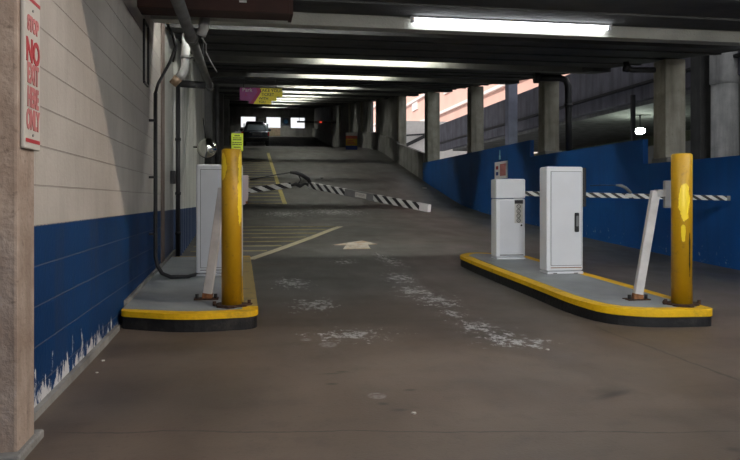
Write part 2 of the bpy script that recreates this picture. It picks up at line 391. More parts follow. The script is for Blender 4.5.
    def make(s, name, mat, parent=None, bevel=0, smooth=False, seg=2, local=False):
        bmesh.ops.recalc_face_normals(s.b, faces=s.b.faces)
        me = bpy.data.meshes.new(name)
        off = Vector((0, 0, 0))
        if parent is not None and not local:
            p = parent; off = Vector(p.location)
            while p.parent: p = p.parent; off += Vector(p.location)
            bmesh.ops.translate(s.b, verts=s.b.verts, vec=-off)
        if smooth:
            for f in s.b.faces: f.smooth = True
        s.b.to_mesh(me); s.b.free(); me.materials.append(M[mat] if isinstance(mat, str) else mat)
        o = bpy.data.objects.new(name, me); C.objects.link(o)
        if parent is not None: o.parent = parent
        if bevel:
            b = o.modifiers.new('bevel', 'BEVEL'); b.width = bevel; b.segments = seg; b.limit_method = 'ANGLE'
        return o
def thing(name, loc, label, cat, group=None, rot=None):
    o = bpy.data.objects.new(name, None); C.objects.link(o); o.location = loc; o.empty_display_size = .1
    if rot: o.rotation_euler = rot
    return tag(o, label, cat, group)
def tag(o, label, cat, group=None, kind=None):
    o['label'] = label; o['category'] = cat
    if group: o['group'] = group
    if kind: o['kind'] = kind
    return o
def struct(o, label=None):
    o['kind'] = 'structure'
    if label: o['label'] = label
    return o
def rounded(pts, rad, n=6):
    out = []; N = len(pts)
    for i in range(N):
        p = Vector(pts[i]); a = Vector(pts[i-1])-p; b = Vector(pts[(i+1) % N])-p; r = rad[i]
        if r <= 0: out.append(tuple(p)); continue
        A = p + a.normalized()*r; B = p + b.normalized()*r
        for k in range(n+1):
            t = k/n; q = A*(1-t)**2 + p*2*t*(1-t) + B*t*t; out.append(tuple(q))
    return out
def densify(pts, step=.4):
    out = []
    for i in range(len(pts)):
        a = Vector(pts[i]); b = Vector(pts[(i+1) % len(pts)]); n = max(1, int((b-a).length/step))
        for k in range(n): out.append(tuple(a.lerp(b, k/n)))
    return out
def inset(pts, d):
    n = len(pts); area = sum(pts[i][0]*pts[(i+1) % n][1]-pts[(i+1) % n][0]*pts[i][1] for i in range(n)); sg = 1 if area > 0 else -1; out = []
    for i in range(n):
        p = Vector(pts[i]); a = (p-Vector(pts[i-1])).normalized(); b = (Vector(pts[(i+1) % n])-p).normalized()
        na = Vector((-a.y, a.x))*sg; nb = Vector((-b.y, b.x))*sg; m = (na+nb)
        if m.length < 1e-6: m = na
        m.normalize(); out.append(tuple(p + m*d/max(.5, m.dot(na))))
    return out

# ================================================================== THE SETTING
fb = MB(); xs = [-14, -6, -3, -1.2, 0, 1, 2, 3, 4, 5, 6, 6.62]; ys = [-12+i*1.0 for i in range(14)] + [2+.5*i for i in range(0, 70)] + [37+2*i for i in range(0, 22)]
ys = sorted(set(ys)); grid = [[fb.b.verts.new((x, y, zf(y))) for y in ys] for x in xs]
for i in range(len(xs)-1):
    for j in range(len(ys)-1): f = fb.b.faces.new((grid[i][j], grid[i+1][j], grid[i+1][j+1], grid[i][j+1])); f.smooth = True
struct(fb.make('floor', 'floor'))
struct(MB().box(6.62, 60, -12, 130, -.35, -.05).make('floor_outer', 'concrete_mid'))

# left block wall; its unseen height is added to block the sun
struct(MB().box(-1.55, -1.035, -12, 8.95, -.3, 11).make('wall_left', 'block'))
b = MB(); b.yz([(3.44, zf(3.3)-.02), (5.98, zf(6.25)-.02), (5.98, zf(6.25)+.035), (3.44, zf(3.3)+.035)], -1.035, -1.005)
b.yz([(6.35, zf(6.35)+.1), (10.6, zf(10.6)+.1), (10.6, zf(10.6)+.175), (6.35, zf(6.35)+.175)], -1.035, -1.01)
struct(b.make('baseboard_left', 'concrete_mid'))
# brown pilaster edge and plain wall after the blocks
struct(MB().box(-1.6, -1.02, 8.95, 9.25, -.1, 3.6).make('trim_1', plain('brown_jamb', (.16, .12, .105), .7)))
b = MB(); b.box(-1.6, -1.045, 9.25, 10.55, -.1, 3.6); struct(b.make('wall_left_plain', 'corr'))
# corrugated siding
b = MB(); pts = []
y = 10.55; k = 0
while y < 17.0:
    for dy, dx in ((0, 0), (.10, 0), (.14, .07), (.26, .07), (.32, 0)): pts.append((-1.07+dx, y+dy))
    y += .32
lo = [b.b.verts.new((x, yy, 0)) for x, yy in pts]; hi = [b.b.verts.new((x, yy, zc(yy)+.6)) for x, yy in pts]
lb = [b.b.verts.new((x-.3 if 0 else -1.45, yy, 0)) for x, yy in pts]; hb = [b.b.verts.new((-1.45, yy, zc(yy)+.6)) for x, yy in pts]
for i in range(len(pts)-1):
    b.b.faces.new((lo[i], lo[i+1], hi[i+1], hi[i])); b.b.faces.new((lb[i], hb[i], hb[i+1], lb[i+1]))
struct(b.make('wall_left_corrugated', 'corr'))
# far left: low wall and piers of the next bays
b = MB()
for i in range(8):
    ya, yb = 17.4+5.2*i, 17.4+5.2*(i+1)
    b.yz([(ya, zf(ya)-.1), (yb, zf(yb)-.1), (yb, zf(yb)+1.0), (ya, zf(ya)+1.0)], -1.6, -1.45)
struct(b.make('wall_left_far', 'concrete_mid'))
struct(MB().box(-14.3, -14, 9, 92, -1, 14).make('wall_far_left', 'concrete_dark'))  # outer wall added to keep light from leaking in
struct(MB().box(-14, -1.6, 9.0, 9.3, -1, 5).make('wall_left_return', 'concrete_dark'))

# near concrete pier beside the entrance
pb = MB(); pb.box(-1.5, -.925, 3.13, 3.37, -.2, 6); po = pb.make('trim_2', 'pier', bevel=.012)
struct(po)
struct(MB().box(-1.05, -.90, 3.07, 3.43, -.02, .035).make('baseboard_pier', 'concrete_mid', bevel=.01))

# ceiling deck with cross joists and deeper main beams
Y0 = 4.27
cb = MB()
def slab(b, x0, x1, ya, yb, lo, hi): b.yz([(ya, zc(ya)+lo), (yb, zc(yb)+lo), (yb, zc(yb)+hi), (ya, zc(ya)+hi)], x0, x1)
slab(cb, -14, 7.12, Y0, 92, .52, .75)
BEAMS = [8.0, 13.7, 18.6, 24.9, 30.0, 35.2, 40.3, 46.0, 55.2, 74]  # two beams short of the parked car are added to light the ramp
REC = .42                                          # lamp recess in front of each beam
ya = Y0
for k, by in enumerate(BEAMS + [92]):
    yb = by - (REC if k else 0) if by < 90 else 92
    so_ = .14 if k == 0 else .075
    slab(cb, -1.03 if by < 17.2 else -14, 7.1, ya, yb, so_, .54)
    y = ya + .55
    while y < yb - .4:                             # shallow ribs under the deck
        slab(cb, -1.03 if by < 17.2 else -14, 7.1, y, y+.16, so_-.022, .2); y += 1.13
    if k: slab(cb, 6.7, 7.1, yb, by, .0, .54)
    ya = by + (.35 if k else 1.35)
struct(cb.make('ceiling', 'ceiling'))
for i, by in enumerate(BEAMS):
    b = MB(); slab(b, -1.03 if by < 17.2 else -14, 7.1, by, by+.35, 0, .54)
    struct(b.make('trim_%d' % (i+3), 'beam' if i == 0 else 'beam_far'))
b = MB(); slab(b, 6.95, 7.2, Y0, 60, .70, 9); b.box(-1.0, 7.2, Y0-.05, Y0+.15, 3.3, 12); struct(b.make('wall_sunblock', 'concrete_dark'))  # unseen upper walls added to block the sun

# blue wall along the right lane, stepped in three heights
YB = [-12, 11.25, 16.2, 26.85]; ZB = [1.667, 2.09, 2.48]
for i in range(3):
    ya, yb = YB[i], YB[i+1]; n = 14; pts = [(ya+(yb-ya)*k/n, zf(ya+(yb-ya)*k/n)-.06) for k in range(n+1)] + [(yb, ZB[i]), (ya, ZB[i])]
    struct(MB().yz(pts, 6.60, 6.69).make(('wall_right', 'wall_right_middle', 'wall_right_far')[i], 'blue'))
# plain parapet and infill walls beyond
b = MB(); b.yz([(26.85, 1.7), (31.8, 2.65), (31.8, 3.62), (26.85, 2.85)], 6.62, 6.75)
for ya, yb in ((31.8, 37.4), (37.4, 42.7), (42.7, 48), (48, 53), (53, 58), (58, 75)): b.yz([(ya, zf(ya)-.1), (yb, zf(yb)-.1), (yb, zf(yb)+.95), (ya, zf(ya)+.95)], 6.62, 6.75)
struct(b.make('wall_right_parapet', 'concrete_mid'))
b = MB()
for ya, yb in ((32.1, 37.4), (37.4, 38.2), (39.7, 42.7), (42.7, 48), (48, 53), (53, 58), (58, 75)): b.yz([(ya, zf(ya)+.9), (yb, zf(yb)+.9), (yb, zc(yb)+.6), (ya, zc(ya)+.6)], 6.80, 6.92)
struct(b.make('wall_right_infill', 'concrete_mid'))

# back wall with three openings
YW = 75.0; zb = zf(YW)
def atw(px, py):
    # point on the back wall plane under a pixel
    lo_, hi_ = 40.0, 120.0
    for _ in range(50):
        m_ = (lo_+hi_)/2
        if P(px, py, m_).y < YW: lo_ = m_
        else: hi_ = m_
    return P(px, py, lo_)
WN = [(240.5, 256, 116, 127.5), (266, 281, 116.5, 127.5), (290.3, 305.2, 117, 128.2)]
rects = [(atw(a, c).x, atw(b_, c).x, atw(a, d).z, atw(a, c).z) for a, b_, c, d in WN]
zlo = min(r[2] for r in rects); zhi = max(r[3] for r in rects)
rects = [(r[0], r[1], zlo, zhi) for r in rects]
b = MB(); X = [-14] + [v for r in rects for v in (r[0], r[1])] + [7.2]
b.box(-14, 7.2, YW, YW+.3, zb-.3, zlo); b.box(-14, 7.2, YW, YW+.3, zhi, zc(YW)+1)
for i in range(0, 8, 2): b.box(X[i], X[i+1], YW, YW+.3, zlo, zhi)
struct(b.make('wall_back', 'concrete_mid'))
for i, r in enumerate(rects):
    f = MB().ring([(r[0], r[2]), (r[1], r[2]), (r[1], r[3]), (r[0], r[3])], [(r[0]+.05, r[2]+.05), (r[1]-.05, r[2]+.05), (r[1]-.05, r[3]-.05), (r[0]+.05, r[3]-.05)], 0, .1)
    for v in f.b.verts: v.co = Vector((v.co.x, YW+.1+v.co.z, v.co.y))
    struct(f.make('window_%d' % (i+1), 'grey_metal'))

# neighbouring ramp structure to the right: parapet band, its slab and the dim deck below
def rz(q, xs_=11.5): return CZ + q*xs_
struct(MB().box(11.33, 11.6, -12, 42, rz(.255), rz(.392)).make('wall_outer', 'parapet', bevel=.02))
struct(MB().box(11.20, 11.34, -12, 42, rz(.290), rz(.290)+.07).make('trim_15', 'dark_pipe'))
struct(MB().box(11.6, 19, -12, 40, rz(.245), rz(.27)).make('ceiling_outer', 'concrete_mid'))
struct(MB().box(17.5, 17.8, -12, 48, -.1, rz(.25)).make('wall_outer_back', concrete('dim_green_concrete', (.12, .125, .08), (.17, .175, .12))))
b = MB(); b.box(14.2, 14.4, -12, 36, 2.55, 2.8); b.box(12.4, 12.6, -12, 40, -.1, 2.75); struct(b.make('trim_16', 'concrete_mid'))

# ================================================================== COLUMNS
COLS = [(10.75, .36, 'nearest square concrete column behind the blue wall, directly behind the right yellow bollard', 6.70),
        (15.6, .36, 'square concrete column with a black pipe running down beside it', 6.70),
        (21.1, .40, 'concrete column standing behind the blue wall above the small pink sign', 6.70),
        (26.5, .48, 'concrete column at the far end of the blue wall', 6.70),
        (31.8, .36, 'concrete column between the grey parapet and the bright opening', 6.70),
        (37.4, .36, 'distant concrete column just before the narrow bright gap in the right wall', 6.70),
        (42.7, .36, 'distant concrete column just past the narrow bright gap in the right wall', 6.70),
        (48.0, .36, 'distant concrete column right behind the red and yellow notice board', 6.70),
        (53.2, .36, 'distant concrete column left of the red and yellow notice board', 6.70),
        (58.4, .36, 'farthest concrete column before the back wall on the right', 6.70)]
for y, wd, lab, x in COLS:
    t = thing('concrete_column', (x+wd/2, y+wd/2, -.1 if y < 27 else zf(y)-.1), lab, 'column', 'columns along the right lane')
    zt = zc(y)+.05
    MB().box(x, x+wd, y, y+wd, t.location.z, zt).make('shaft', 'concrete', t, bevel=.015)
    zl = {10.75: 1.62, 15.6: 2.05, 21.1: 2.4, 26.5: 2.4}.get(y, zf(y)-.1)
    MB().box(x-.004, x+wd+.06, y-.05, y+wd+.06, zl, zl+.14).make('rough_footing', 'concrete_mid', t, bevel=.02)
t = thing('round_concrete_column', P(725, 200, 17.2).to_2d().to_3d(), 'pale round concrete column at the right edge of the view, beyond the blue wall', 'column')
c0 = Vector(t.location)
MB().tube([c0 + Vector((0, 0, -.1)), c0+Vector((0, 0, 3.85))], .31, 28).make('shaft', 'concrete_skylit', t)
MB().tube([c0 + Vector((0, 0, 3.80)), c0+Vector((0, 0, 3.85)), c0+Vector((0, 0, 3.95)), c0+Vector((0, 0, 7))], [.30, .34, .34, .33], 28).make('upper_shaft', 'concrete_skylit', t)
p = P(706, 200, 17.6); t = MB().box(p.x-.16, p.x+.16, p.y, p.y+.4, -.1, 7).make('square_concrete_post', 'concrete_dark', bevel=.02)
tag(t, 'dark square concrete post just left of the pale round column', 'column')
p = P(512.5, 200, 29); t = MB().box(p.x-.17, p.x+.22, p.y, p.y+.4, -.1, 6.6).make('square_concrete_post', plain('bluish_concrete', (.20, .21, .27), .8, 0, .2, 2), bevel=.02)
tag(t, 'bluish concrete post in front of the far ramp parapet, beyond the blue wall', 'column')

# left hand piers farther up the ramp
for i, (y, lab) in enumerate(((17.4, 'dark concrete pier right after the corrugated siding, behind the mirror dome'), (22.3, 'dark concrete pier on the left, second after the corrugated siding'),
                 (27.5, 'dark concrete pier on the left, third after the corrugated siding'), (32.7, 'dark concrete pier on the left, fourth after the corrugated siding'),
                 (43, 'dark concrete pier at the left edge of the ramp just before the parked car'))):
    t = thing('concrete_pier', (-1.3, y+.2, zf(y)-.05), lab, 'column', 'piers along the left side')
    MB().box(-1.44, -1.08, y, y+.45, zf(y)-.05, zc(y)+.03).make('shaft', 'concrete_mid', t, bevel=.02)
    MB().box(-1.445, -1.05, y-.03, y+.48, zf(y)-.05, zf(y)+.14).make('footing', 'concrete_mid', t, bevel=.02)

# ================================================================== TRAFFIC ISLANDS
def island(outline, rads, label, side_mat, hy, wall=None):
    out = densify(rounded(outline, rads))
    cx = sum(p[0] for p in out)/len(out); cy = min(p[1] for p in out)
    t = thing('traffic_island', (cx, cy, 0), label, 'traffic island', 'raised curbed islands')
    top = lambda x, y: zf(y)+.145
    mid = lambda x, y: zf(y)+.145-hy(x, y)
    o1 = inset(out, .008)
    MB().prism(o1, lambda x, y: zf(y)-.06, mid).make('curb_base', 'curb_black', t)
    i1 = inset(out, .13)
    MB().ring(out, i1, mid, top).make('curb_edge', side_mat, t, bevel=.022, seg=3)
    dk = inset(out, .128)
    if wall is not None: dk = [(wall if q[0] < wall+.3 and q[1] > 5.98 else q[0], q[1]) for q in dk]
    MB().prism(dk, mid, lambda x, y: zf(y)+.1455).make('deck', 'deck', t)
    return t
hyf = lambda x, y: .048 + .014*max(0, min(1, (6.3-y)/.7))
ISR = island([(2.92, 9.80), (2.865, 6.15), (2.96, 5.66), (3.25, 5.44), (3.84, 5.40), (3.87, 9.75), (3.20, 10.10)], [.16, .25, .17, .17, .12, .3, .18],
       'long raised island in the right half with two white cabinets, grey deck and yellow curb', 'curb_yellow', hyf)
ISL = island([(-1.01, 6.03), (-.5, 5.78), (.085, 5.86), (.03, 10.0), (-1.01, 10.0)], [.05, .25, .14, .05, .02],
       'raised island against the left block wall with a yellow and black curb', 'curb_yellow', lambda x, y: .045, -1.008)
# the worn yellow strip along the left island's lane side
b = MB(); n = 10
for k in range(n):
    ya, yb = 6.1+(9.9-6.1)*k/n, 6.1+(9.9-6.1)*(k+1)/n
    xa, xb = .079-.051*(ya-6.4)/3.6, .079-.051*(yb-6.4)/3.6
    b.prism([(xa-.115, ya), (xa-.002, ya), (xb-.002, yb), (xb-.115, yb)], lambda x, y: zf(y)+.13, lambda x, y: zf(y)+.149)
b.make('worn_edge_strip', 'curb_worn', ISL)
def top_of_island(y): return zf(y)+.143

# ================================================================== BOLLARDS
def bollard(x, y, h, r, label, mat, bolts):
    z0 = top_of_island(y)
    t = thing('safety_bollard', (x, y, z0), label, 'bollard', 'yellow steel bollards')
    b = MB(); b.tube([(x, y, z0-.01), (x, y, z0+h-.012), (x, y, z0+h)], [r, r, r-.012], 32); b.make('post', mat, t)
    # corroded base plate with an uneven edge
    b = MB(); pts = []
    for k in range(22):
        a = 2*math.pi*k/22; q = (r+.05)*(1+.16*math.sin(a*3+1)+.08*math.sin(a*7)); pts.append((x+q*1.1*math.cos(a), y+q*math.sin(a)))
    b.prism(pts, z0-.004, z0+.016); b.make('base_plate', 'rust', t)
    for dx, dy in bolts:
        MB().tube([(x+dx, y+dy, z0+.008), (x+dx, y+dy, z0+.045)], .015, 6).make('bolt', 'rust', t)
    return t
bollard(-.135, 6.15, 1.315, .084, 'yellow bollard with peeling paint on the left island',
        m_bollard('bollard_yellow_left', [(-.068, -.055, 1.18, .055, .12, .19), (.075, -.055, .95, .042, .16, .52)], [], []), [(.145, .02), (-.14, -.03)])
bollard(3.68, 5.66, 1.30, .086, 'yellow bollard with a bright chipped patch at the near end of the right island',
        m_bollard('bollard_yellow_right', [(-.025, -.08, .91, .075, .09, .27), (-.035, -.08, .62, .03, .06, .12)], [], [(.075, -.045, .30, .045, .06, .38), (.02, -.08, .45, .012, .05, .3)]), [(-.16, .0), (.13, -.05), (-.12, .05)])

# ================================================================== CABINETS
def cabinet(x, y, w_, dp, h, label, kind):
    z0 = top_of_island(y)
    t = thing('gate_cabinet', (x, y+dp/2, z0), label, 'cabinet', 'white gate cabinets')
    MB().box(x-w_/2+.004, x+w_/2-.004, y-.012, y+dp, z0-.012, z0+.03).make('base_plate', 'white_metal2', t, bevel=.004)
    zl = z0+.035
    if kind == 'lid':
        zs = z0+h-.265
        MB().box(x-w_/2, x+w_/2, y, y+dp, zl, zs-.004).make('body', 'white_metal', t, bevel=.02, seg=3)
        d = MB(); d.yz([(y, zs+.003), (y+dp, zs+.003), (y+dp, z0+h-.005), (y+.03, z0+h), (y, z0+h-.012)], x-w_/2, x+w_/2); d.make('lid', 'white_metal', t, bevel=.012, seg=3)
        dr = MB().box(x-w_/2+.05, x+w_/2-.03, y-.006, y+.01, zl+.045, zs-.03).make('door', 'white_metal2', t, bevel=.004)
        MB().box(x-w_/2+.05, x+w_/2-.03, y-.009, y+.0, zl+.022, zl+.034).make('sill_line', 'grey_metal', t)
        # instruction sticker: heading bar and a column of ringed pictograms
        sx = x+.105
        s_ = MB(); s_.box(sx-.056, sx+.056, y-.008, y-.005, zs-.33, zs-.02); so_ = s_.make('instruction_label', 'sign_white', dr)
        MB().box(sx-.056, sx+.062, y-.011, y-.0075, zs-.07, zs-.02).make('heading_bar', 'black', so_)
        for q in range(4):
            zz = zs-.108-.062*q; g = MB()
            ro = [(sx+.029*math.cos(a), zz+.029*math.sin(a)) for a in (2*math.pi*k/16 for k in range(16))]
            ri = [(sx+.021*math.cos(a), zz+.021*math.sin(a)) for a in (2*math.pi*k/16 for k in range(16))]
            g.ring(ro, ri, 0, .003)
            for v in g.b.verts: v.co = Vector((v.co.x, y-.0078-v.co.z, v.co.y))
            g.bar((sx-.013, y-.0095, zz-.013*(1 if q % 2 else -1)), (sx+.013, y-.0095, zz+.013*(1 if q % 2 else -1)), .006, .003)
            g.make('pictogram', 'black', so_)
        g = MB().tube([(sx+.04, y-.012, zs-.36), (sx+.04, y-.004, zs-.36)], .013, 12).make('key_lock', 'black', dr)
    else:
        MB().box(x-w_/2, x+w_/2, y, y+dp, zl, z0+h).make('body', 'white_metal', t, bevel=.022, seg=3)
        # thin dark gap round the door, then the door leaf
        d0 = (x-w_/2+.045, x+w_/2-.022, zl+.06, z0+h-.055)
        MB().box(d0[0], d0[1], y-.003, y+.01, d0[2], d0[3]).make('door_seal', 'grey_metal', t)
        dr = MB().box(d0[0]+.005, d0[1]-.005, y-.010, y+.01, d0[2]+.006, d0[3]-.006).make('door', 'white_metal2', t, bevel=.003)
        MB().box(d0[0], d0[1], y-.006, y+.01, d0[2]-.026, d0[2]-.018).make('drip_line', 'rust_orange' if kind == 'handle' else 'grey_metal', t)
        if kind == 'handle':
            hx = x+w_/2-.088; hz = z0+h*.485
            hd = MB().box(hx-.026, hx+.026, y-.035, y-.008, hz-.115, hz+.105).make('handle', 'black', dr, bevel=.012, seg=3)
            MB().box(hx-.015, hx+.015, y-.042, y-.033, hz-.05, hz+.07).make('lever', 'grey_metal', hd, bevel=.004)
            MB().box(x+w_/2+.001, x+w_/2+.045, y+.01, y+.10, z0+h-.46, z0+h-.01).make('side_panel', 'black', t, bevel=.01)
            for dx in (-.13, .12): MB().box(x+dx-.02, x+dx+.02, y-.03, y-.008, z0-.002, z0+.016).make('anchor_foot', 'grey_metal', t)
    return t
cabinet(3.475, 9.2, .41, .22, 1.085, 'smaller white cabinet with a separate lid and pictogram sticker, farther along the right island', 'lid')
cabinet(3.565, 7.72, .44, .22, 1.225, 'taller white cabinet with a black door handle in the middle of the right island', 'handle')
LCX = P(220, 200, 8.0)
cabinet(LCX.x, 8.02, .50, .30, 1.225, 'white cabinet with framed door on the left island, half hidden behind the yellow bollard', 'plain')

# ================================================================== LEANING POSTS
def lean_post(base, top, label, plate):
    t = thing('leaning_post', base, label, 'post', 'leaning white steel posts')
    b = Vector(base); tp = Vector(top); d = (tp-b)
    MB().bar(b+d*.0, tp, .062, .075).make('post', 'white_dirty', t, bevel=.006)
    MB().bar(b-d*.005, b+d*.055, .068, .081).make('rusted_foot', 'rust_orange', t)
    MB().box(b.x-.11, b.x+.10, b.y-.06, b.y+.06, b.z-.004, b.z+.012).make('base_plate', 'rust', t)
    for dx in (-.085, .075): MB().tube([(b.x+dx, b.y-.02, b.z+.006), (b.x+dx, b.y-.02, b.z+.05)], .016, 6).make('bolt', 'black', t)
    if plate:
        q = P(660, 193.5, 6.47)
        MB().box(tp.x+.0, q.x+.03, tp.y-.04, tp.y+.03, q.z-.03, q.z+.035).make('bracket', 'pvc', t, bevel=.004)
        MB().box(q.x+.02, q.x+.12, tp.y-.03, tp.y-.0, q.z-.13, q.z+.115).make('mounting_plate', plain('grey_plate', (.30, .31, .32), .5), t, bevel=.006)
    return t
pb_ = P(637, 299.5, 6.45); pb_.z = top_of_island(pb_.y)
lean_post(pb_, P(655.5, 191, 6.45), 'slanted white steel post with a grey plate, left of the right yellow bollard', True)
pb_ = P(207, 302, 6.36); pb_.z = top_of_island(pb_.y)
lean_post(pb_, P(223, 188, 6.36), 'slanted white steel post left of the left yellow bollard', False)

# ================================================================== BARRIER ARMS
def arm(A, B, label, h, segs, parts=()):
    A, B = Vector(A), Vector(B); L = (B-A).length
    d = (B-A).normalized()
    t = thing('barrier_arm', A, label, 'barrier arm', 'striped barrier arms'); 
    yv = Vector((0, 0, 1)).cross(d).normalized(); zv = d.cross(yv); t.rotation_euler = Matrix((d, yv, zv)).transposed().to_euler()
    for a, b_, mt, nm in segs: MB().box(a*L, b_*L, -.02, .02, -h/2, h/2).make(nm, mt, t, local=True, bevel=.004)
    return t, L
def local(t, name, mat, fn, **k):
    b = MB(); fn(b); return b.make(name, mat, t, local=True, **k)
t, L = arm(P(508, 193.2, 9.92), P(730, 198.2, 9.75), 'whole black and white striped barrier arm across the far right lane', .068,
           [(0, .985, 'stripe', 'striped_boom'), (.985, 1, 'grey_metal', 'end_cap')])
local(t, 'boom_label', 'sign_white', lambda b: b.box(L*.53, L*.56, -.024, -.0195, -.022, .022))
# its hub behind the small cabinet
p = P(520, 193.2, 9.92)
t2 = thing('arm_hub', (p.x, p.y, top_of_island(p.y)), 'round pivot hub behind the smaller white cabinet that carries the right arm', 'pivot hub')
MB().box(p.x-.05, p.x+.05, p.y+.025, p.y+.12, top_of_island(p.y), p.z+.06).make('pedestal', 'white_metal2', t2, bevel=.01)
MB().tube([(p.x, p.y+.02, p.z), (p.x, p.y+.05, p.z)], .055, 20).make('disc', 'grey_metal', t2)
# left gate: snapped arm, stub still in its hub
p = P(244.5, 190, 8.1)
t2 = thing('arm_hub', (p.x, p.y, p.z-.2), 'pinkish white rounded pivot cover on the right side of the left cabinet', 'pivot hub')
b = MB(); pr = [(-.07, .165), (.043, .165), (.043, -.08), (.030, -.135), (.0, -.165), (-.04, -.165), (-.07, -.15)]
b.xz([(p.x+u, p.z+v) for u, v in pr], p.y-.05, p.y+.05); b.make('cover', 'pink_white', t2, bevel=.01, seg=3)
MB().box(p.x-.15, p.x-.03, p.y+.0, p.y+.06, p.z-.05, p.z+.05).make('shaft_box', 'grey_metal', t2)
MB().box(p.x+.012, p.x+.036, p.y-.054, p.y-.046, p.z-.155, p.z-.125).make('rust_spot', 'rust_orange', t2)
t, L = arm(P(247, 190.6, 8.1), P(291, 185.2, 8.0), 'short striped stub of the snapped left barrier arm, still on its pivot', .062, [(0, 1, 'stripe', 'striped_boom')])
t, L = arm(P(308, 184.8, 8.3), P(429.5, 208.3, 6.7), 'broken end of the left striped barrier arm hanging down across the lane', .072,
           [(0.02, .36, 'stripe', 'striped_boom'), (.36, .60, 'grey_metal', 'plain_middle'), (.60, .94, 'stripe', 'striped_boom'), (.94, 1, 'white_dirty', 'end_cap')])
local(t, 'boom_label', 'sign_white', lambda b: b.box(L*.455, L*.545, -.025, -.0195, -.026, .026))
def marks(b):
    for k in range(9): b.box(L*(.463+.0085*k), L*(.463+.0085*k)+.004, -.0275, -.0245, -.012+.006*(k % 3), .008+.005*(k % 2))
local(t, 'printed_marks', 'grey_metal', marks)
# torn cable and knuckle between the two pieces
t = thing('torn_arm_linkage', P(300, 184, 8.15), 'torn black bracket and wire joining the two pieces of the broken left arm', 'cable')
MB().tube([P(250, 179.5, 8.1), P(265, 177, 8.1), P(278, 174.5, 8.1), P(291, 172.5, 8.15)], .007, 6).make('wire', 'black', t)
MB().tube([P(290, 172.4, 8.15), P(296, 172.8, 8.15), P(302, 175, 8.2), P(308, 179, 8.25), P(310.5, 183.5, 8.28)], [.014, .022, .024, .026, .022], 8).make('bracket', 'black', t)
MB().tube([P(291, 185.4, 8.0), P(296, 184, 8.05), P(300, 186, 8.1), P(305, 183.5, 8.2), P(309, 185, 8.3)], [.012, .02, .022, .012, .02], 7).make('hinge', 'rubber', t)
MB().tube([P(299, 176, 8.1), P(301, 180, 8.12), P(298, 184, 8.1)], .008, 6).make('wire', 'black', t)
t = thing('bent_wire', P(623, 187, 9.6), 'bent grey tube standing off the right barrier arm left of the slanted post', 'cable')
MB().tube([P(590, 185.5, 9.8), P(604, 185, 9.8), P(617, 185.3, 9.75)], .006, 6).make('wire', 'dark_pipe', t)
MB().tube([P(616, 185.2, 9.75), P(621, 185.6, 9.75), P(626, 188, 9.75), P(631, 193.0, 9.75)], [.014, .022, .022, .02], 8).make('bracket', 'grey_metal', t)

# ================================================================== SIGNS
# red and white notice on the pier
t = thing('wall_sign', (-.925, 3.265, 1.275), 'narrow white sign with red lettering on the near left pier', 'sign')
MB().box(-.924, -.906, 3.16, 3.385, 1.275, 2.16).make('panel', 'sign_white', t, bevel=.006)
SX = -.9045
def sg(y0, y1, z0, z1, nm, mt): return MB().box(-.907, SX, y0, y1, z0, z1).make(nm, mt, t)
sg(3.172, 3.375, 1.302, 1.318, 'border_line', 'red'); sg(3.165, 3.38, 1.90, 1.915, 'border_line', 'red')
def rowtext(body, size, z, mt, yc=3.272, xs_=1.0):
    m = Matrix.Translation((SX, yc, z)) @ Matrix(((0, 0, 1, 0), (1, 0, 0, 0), (0, 1, 0, 0), (0, 0, 0, 1))) @ Matrix.Scale(xs_, 4, (1, 0, 0))
    MB().text(body, size, m, .0015, .0045).make('lettering', mt, t)
for body, size, z, mt, xs_ in (('STOP', .085, 1.80, 'pale_red', .78), ('NO', .135, 1.685, 'red', .9), ('EXIT', .115, 1.59, 'pale_red', .68), ('HERE', .115, 1.49, 'pale_red', .60), ('ONLY', .115, 1.395, 'pale_red', .60)): rowtext(body, size, z, mt, xs_=xs_)
for zz in (1.865, 1.335): MB().tube([(-.91, 3.27, zz), (-.902, 3.27, zz)], .006, 8).make('screw', 'grey_metal', t)

def facing(c):   # matrix whose XY plane faces -Y at c
    return Matrix.Translation(c) @ Matrix.Rotation(R(90), 4, 'X')
# lime notice on a thin post
c = P(237.3, 141.5, 9.3); s9 = 9.3/F; z0 = top_of_island(c.y)
t = thing('notice_post', (c.x, c.y, z0), 'lime yellow notice with black text just above the left bollard top', 'sign')
MB().tube([(c.x, c.y+.02, z0), (c.x, c.y+.02, c.z+.15)], .014, 10).make('pole', 'dark_pipe', t)
pn = MB().box(c.x-.075, c.x+.075, c.y-.012, c.y+.004, c.z-.125, c.z+.105).make('panel', 'sign_lime', t, bevel=.003)
for k, (zz, ww, hh) in enumerate(((.075, .07, .018), (.045, .11, .012), (.022, .11, .014), (-.015, .12, .012), (-.04, .12, .014), (-.075, .09, .014), (-.1, .11, .014))):
    b = MB(); n = 5 + k % 3
    for q in range(n): b.box(c.x-ww/2+q*ww/n, c.x-ww/2+(q+.72)*ww/n, c.y-.0145, c.y-.0115, c.z+zz-hh/2, c.z+zz+hh/2)
    b.make('text_line', 'black', pn)
MB().box(c.x-.035, c.x+.035, c.y-.02, c.y, c.z+.105, c.z+.125).make('clip', 'grey_metal', t)

